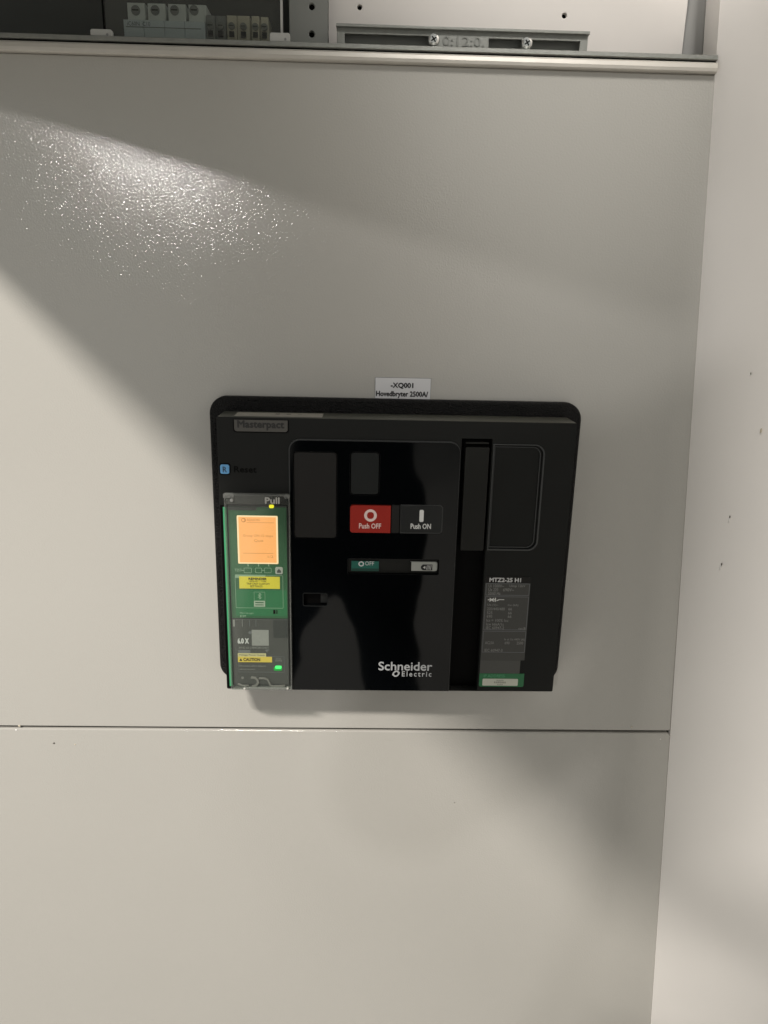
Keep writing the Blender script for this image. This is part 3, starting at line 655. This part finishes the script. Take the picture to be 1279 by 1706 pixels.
text('lettering', 'Eff', U(400, 1024.5, 410, 1028), dU + .0001, M_pale, ub)
box('test_port', U(455, 1016, 458.8, 1022.5), dU, dU + .0005, M_slot, ub); box('test_port', U(460.3, 1016, 462, 1022.5), dU, dU + .0005, M_slot, ub)
# grey part
for px, w_, m_ in ((389.5, 3.2, M_line), (403.5, .8, M_line), (415.5, .8, M_logo), (426.3, .8, M_logo)):
    box('vent_rib', U(px - w_ / 2, 1032.5, px + w_ / 2, 1043.5), dU - .0001, dU + .0005, M_grey_print if m_ is M_line else M_line, ub)
tx = U(396, 1063.5, 414, 1072)
text('lettering', '6.0 X', tx, dU, M_logo, ub, bold=.09)
box('blank_square', U(419.3, 1049.5, 447.5, 1075.5), dU - .0001, dU + .0003, mat('grey_sticker', (0.27, 0.27, 0.26), .6, mottle=.12, mscale=300), ub)
plate('icon', circle(*at(416.3, 1053.8, dU), .0016, 10), dU - .0001, dU + .0002, M_line, ub)
text('lettering', '64 62 62 LV847283 SN07', U(398, 1077.4, 447.5, 1080.6), dU, M_grey_print, ub)
box('grey_bar', U(397, 1083, 417, 1088), dU - .0001, dU + .0001, M_line, ub)
plate('icon', [(xy) for xy in (at(441.5, 1082.5, dU), at(444, 1086.5, dU), at(449, 1082, dU))][::1], dU - .0001, dU + .0002, M_line, ub)
tb = box('tan_tab', U(396, 1088.3, 443, 1094), dU, dU + .0003, M_tan, ub)
text('lettering', 'Voltage Power Supply', U(398, 1089.6, 441, 1092.9), dU + .0003, M_lower2, ub)
cs = box('caution_sticker', U(396.3, 1094, 453, 1103), dU, dU + .0004, mat('amber_sticker', (0.66, 0.50, 0.09), .5), br_)
text('lettering', 'CAUTION', Wd(405.5, 1096.2, 433, 1101.2), dW, M_ink, cs, bold=.08)
t0, t1, t2 = at(398.5, 1101, dW), at(403.5, 1101, dW), at(401, 1096.5, dW)
plate('warning_triangle', [t0, t1, t2], dW - .0001, dW + .0001, M_ink, cs)
q = U(397, 1093.5, 473.5, 1120); plate('panel_outline', outline(q, .0004), dU - .0002, dU + .0001, M_line, ub, holes=[outline(inset(q, .0003))])
text('lettering', '24 Vdc', U(459, 1096, 468, 1098.7), dU, M_grey_print, ub); text('lettering', 'ON', U(458.5, 1099.6, 469, 1102), dU, M_grey_print, ub)
text('lettering', 'Disconnect before dielectric', U(399, 1108, 443, 1110.6), dU, M_grey_print, ub); text('lettering', 'test and reconnect', U(399, 1113.4, 425, 1116), dU, M_grey_print, ub)
lz_ = plate('green_light', outline(U(458.3, 1109, 469, 1113.5), .0012), dU, dU + .0010, M_ledg, br_)
plate('light_rim', outline(U(456, 1111.5, 469.5, 1117), .0012), dU - .0001, dU + .0005, M_ledg2, lz_)
# latch moulding at the foot
def bent(pts, w_, m_, nm):
    for a, b in zip(pts[:-1], pts[1:]):
        (x0, z0), (x1, z1) = at(*a, dU), at(*b, dU); ubar(x0, z0, x1, z1, m_, w_, nm)
def ribbon(pts, w_, d0, d1, m_, nm, par):
    P_ = [Vector(at(p[0], p[1], dU)) for p in pts]; Lf = []; Rt = []
    for i, p in enumerate(P_):
        t = (P_[min(i + 1, len(P_) - 1)] - P_[max(i - 1, 0)]).normalized(); nrm = Vector((-t.y, t.x)) * w_
        Lf.append(tuple(p + nrm)); Rt.append(tuple(p - nrm))
    return plate(nm, Lf + Rt[::-1], d0, d1, m_, par, bev=.0002)
M_latch = mat('smoky_clear_latch', (0.19, 0.185, 0.175), 0.3)
ribbon([(418, 1128), (425, 1128.5), (429, 1132), (430, 1136.5), (427, 1141), (420, 1143)], .0012, dU, dU + .0016, M_latch, 'latch_rib', ub)
ribbon([(431, 1129.5), (440, 1129.5), (446, 1131.5), (448.5, 1136), (450, 1140.5), (455, 1142.5), (465, 1142.5), (475, 1141.5)], .0009, dU, dU + .0016, M_latch, 'latch_rib', ub)
ribbon([(396, 1138.5), (404, 1141.5), (414, 1141)], .0008, dU, dU + .0014, M_latch, 'latch_rib', ub)
plate('latch_dot', circle(*at(404, 1129, dU), .0014, 12), dU, dU + .0008, M_latch, ub)

# clear cover: a shallow shell with rounded edges
dC = dF + 0.0075
cvx0, cvx1 = at(378.5, 985, dC)[0], at(484, 985, dC)[0]; cz1 = at(430, 824.5, dC)[1]; cz0 = at(430, 1150, dC)[1]
cv = thing('clear_cover', 'hinged see-through cover over the green control unit marked Pull', 'cover', ((cvx0 + cvx1) / 2, -dF, cz0))
co = outline((cvx0, cvx1, cz0, cz1), .0022, 6)
ci = outline((cvx0 + .0010, cvx1 - .0010, cz0 + .0012, cz1 - .0012), .0016, 6)
cv['label'] = 'see-through plastic cover marked Pull, clipped over the lit control unit'
plate('cover_front', ci, dC - .0010, dC, M_clear, cv)
plate('cover_edge', co, dF + .0003, dC, M_clear_edge, cv, holes=[ci], bev=.0005)
plate('cover_top_bar', outline((cvx0 + .0012, cvx1 - .0012, at(430, 841, dC)[1], cz1 - .0014), .0008), dC - .0030, dC - .0012, clear('clear_top_bar', (.55, .56, .54), 1, hz=.10, haze=(.4, .38, .38)), cv)
tb_ = outline((cvx0 - .0008, cvx0 + .0095, cz1 - .0035, cz1 + .0012), .0018, 5, (0, 0, 1, 1))
plate('cover_corner_tab', tb_, dC - .003, dC + .0004, M_clear_edge, cv, bev=.0004)
plate('cover_corner_tab', outline((cvx1 - .0050, cvx1 + .0003, cz1 - .0030, cz1 + .0008), .0010, 5, (0, 0, 1, 1)), dC - .003, dC + .0004, M_clear_edge, cv, bev=.0004)
lathe_y('cover_pin', *at(385.5, 833.5, dC), [(.0016, dC - .003), (.0016, dC + .0005), (.0010, dC + .0009)], M_grey_print, cv, 14)
text('pull_lettering', 'Pull', R(441.5, 829, 465, 839, dC), dC, M_clearp, cv, bold=.09)
plate('cover_foot_bar', outline((cvx0 + .012, cvx1 - .0035, cz0 + .0012, cz0 + .0030), .0006), dC - .002, dC + .0008, M_clear_edge, cv, bev=.0004)
for px in (407.5, 479.0): lathe_y('cover_foot_pin', *at(px, 1147, dC), [(.0011, dC - .002), (.0011, dC + .001), (.0006, dC + .0015)], M_clearp, cv, 10)

# ================================================================= PHOTOGRAPHER (behind the lens, seen only in the glossy plastic)
ph_ = thing('phone', 'black phone held up by the photographer in front of the switchboard', 'phone', (0.0, -0.752, -0.11))
plate('phone_case', outline((-0.026, 0.050, -0.135, 0.020), .010), D + 0.008, D + 0.016, M_btn, ph_, bev=.002)
plate('phone_screen', outline((-0.023, 0.047, -0.130, 0.015), .008), D + 0.0161, D + 0.0165, M_gloss, ph_)
def body():
    V_ = []; E_ = []; Rr = []
    def add(p, r, par=None):
        V_.append(p); Rr.append(r)
        if par is not None: E_.append((par, len(V_) - 1))
        return len(V_) - 1
    ox = -0.03
    pel = add((ox - .02, -1.02, -0.46), (.175, .12))
    wst = add((ox, -1.03, -0.24), (.165, .115), pel); ch = add((ox, -1.06, 0.0), (.185, .13), wst); sh = add((ox, -1.07, 0.16), (.150, .10), ch)
    nk = add((ox, -1.06, 0.25), (.055, .055), sh); h1 = add((ox, -1.04, 0.32), (.072, .085), nk); h2 = add((ox, -1.03, 0.39), (.078, .098), h1); add((ox, -1.05, 0.44), (.05, .05), h2)
    for s in (-1, 1):
        hp = add((-.060 + s * .115, -1.02, -0.58), (.098, .10), pel)
        kx = .062 if s > 0 else -.235
        kn = add((kx, -1.00, -0.86), (.082, .08), hp); an = add((kx * 1.15, -1.04, FZ + 0.09), (.05, .05), kn); add((kx * 1.2, -0.90, FZ + 0.04), (.045, .035), an)
        so = add((ox + s * .20, -1.06, 0.13), (.070, .07), sh); el = add((ox + s * .27, -0.98, -0.13), (.052, .052), so); wr = add((0.012 + s * .075, -0.82, -0.10), (.027, .024), el)
        pm = add((0.012 + s * .050, -0.785, -0.075), (.022, .028), wr)
        for k in range(4):
            b = add((0.012 + s * .052, -0.760, -0.100 + k * .019), (.0085, .0085), pm)
            add((0.012 + s * .030, -0.772, -0.098 + k * .019), (.0075, .0075), b)
    me = bpy.data.meshes.new('body'); me.from_pydata(V_, E_, [])
    o = bpy.data.objects.new('tmp', me); COL.objects.link(o)
    sk = o.modifiers.new('s', 'SKIN'); sk.use_smooth_shade = True
    for i, r in enumerate(Rr): me.skin_vertices[0].data[i].radius = r
    me.skin_vertices[0].data[0].use_root = True
    ss = o.modifiers.new('u', 'SUBSURF'); ss.levels = 2; ss.render_levels = 2
    dg = bpy.context.evaluated_depsgraph_get(); m2 = bpy.data.meshes.new_from_object(o.evaluated_get(dg))
    bpy.data.objects.remove(o); return m2
pm_ = body()
per = thing('person', 'person in dark navy clothes holding up a phone to take the picture', 'person', (0, -1.02, FZ))
bo_ = link('body', pm_, M_cloth, per)
bo_.data.materials.append(M_skin)
for p in bo_.data.polygons:
    c = p.center + WL[bo_]
    if c.z > 0.24 or (c.y > -0.83 and c.z > -0.2): p.material_index = 1
hv = []; hf = []; nu, nv_ = 14, 8
for j in range(nv_ + 1):
    t = math.pi * 0.62 * j / nv_
    for i in range(nu):
        a = 2 * math.pi * i / nu; hv.append((-0.03 + .092 * math.sin(t) * math.cos(a), -1.062 + .108 * math.sin(t) * math.sin(a), .385 + .105 * math.cos(t)))
for j in range(nv_):
    for i in range(nu): hf.append((j * nu + i, j * nu + (i + 1) % nu, (j + 1) * nu + (i + 1) % nu, (j + 1) * nu + i))
mesh('hair', hv, hf, M_hair, per, True)
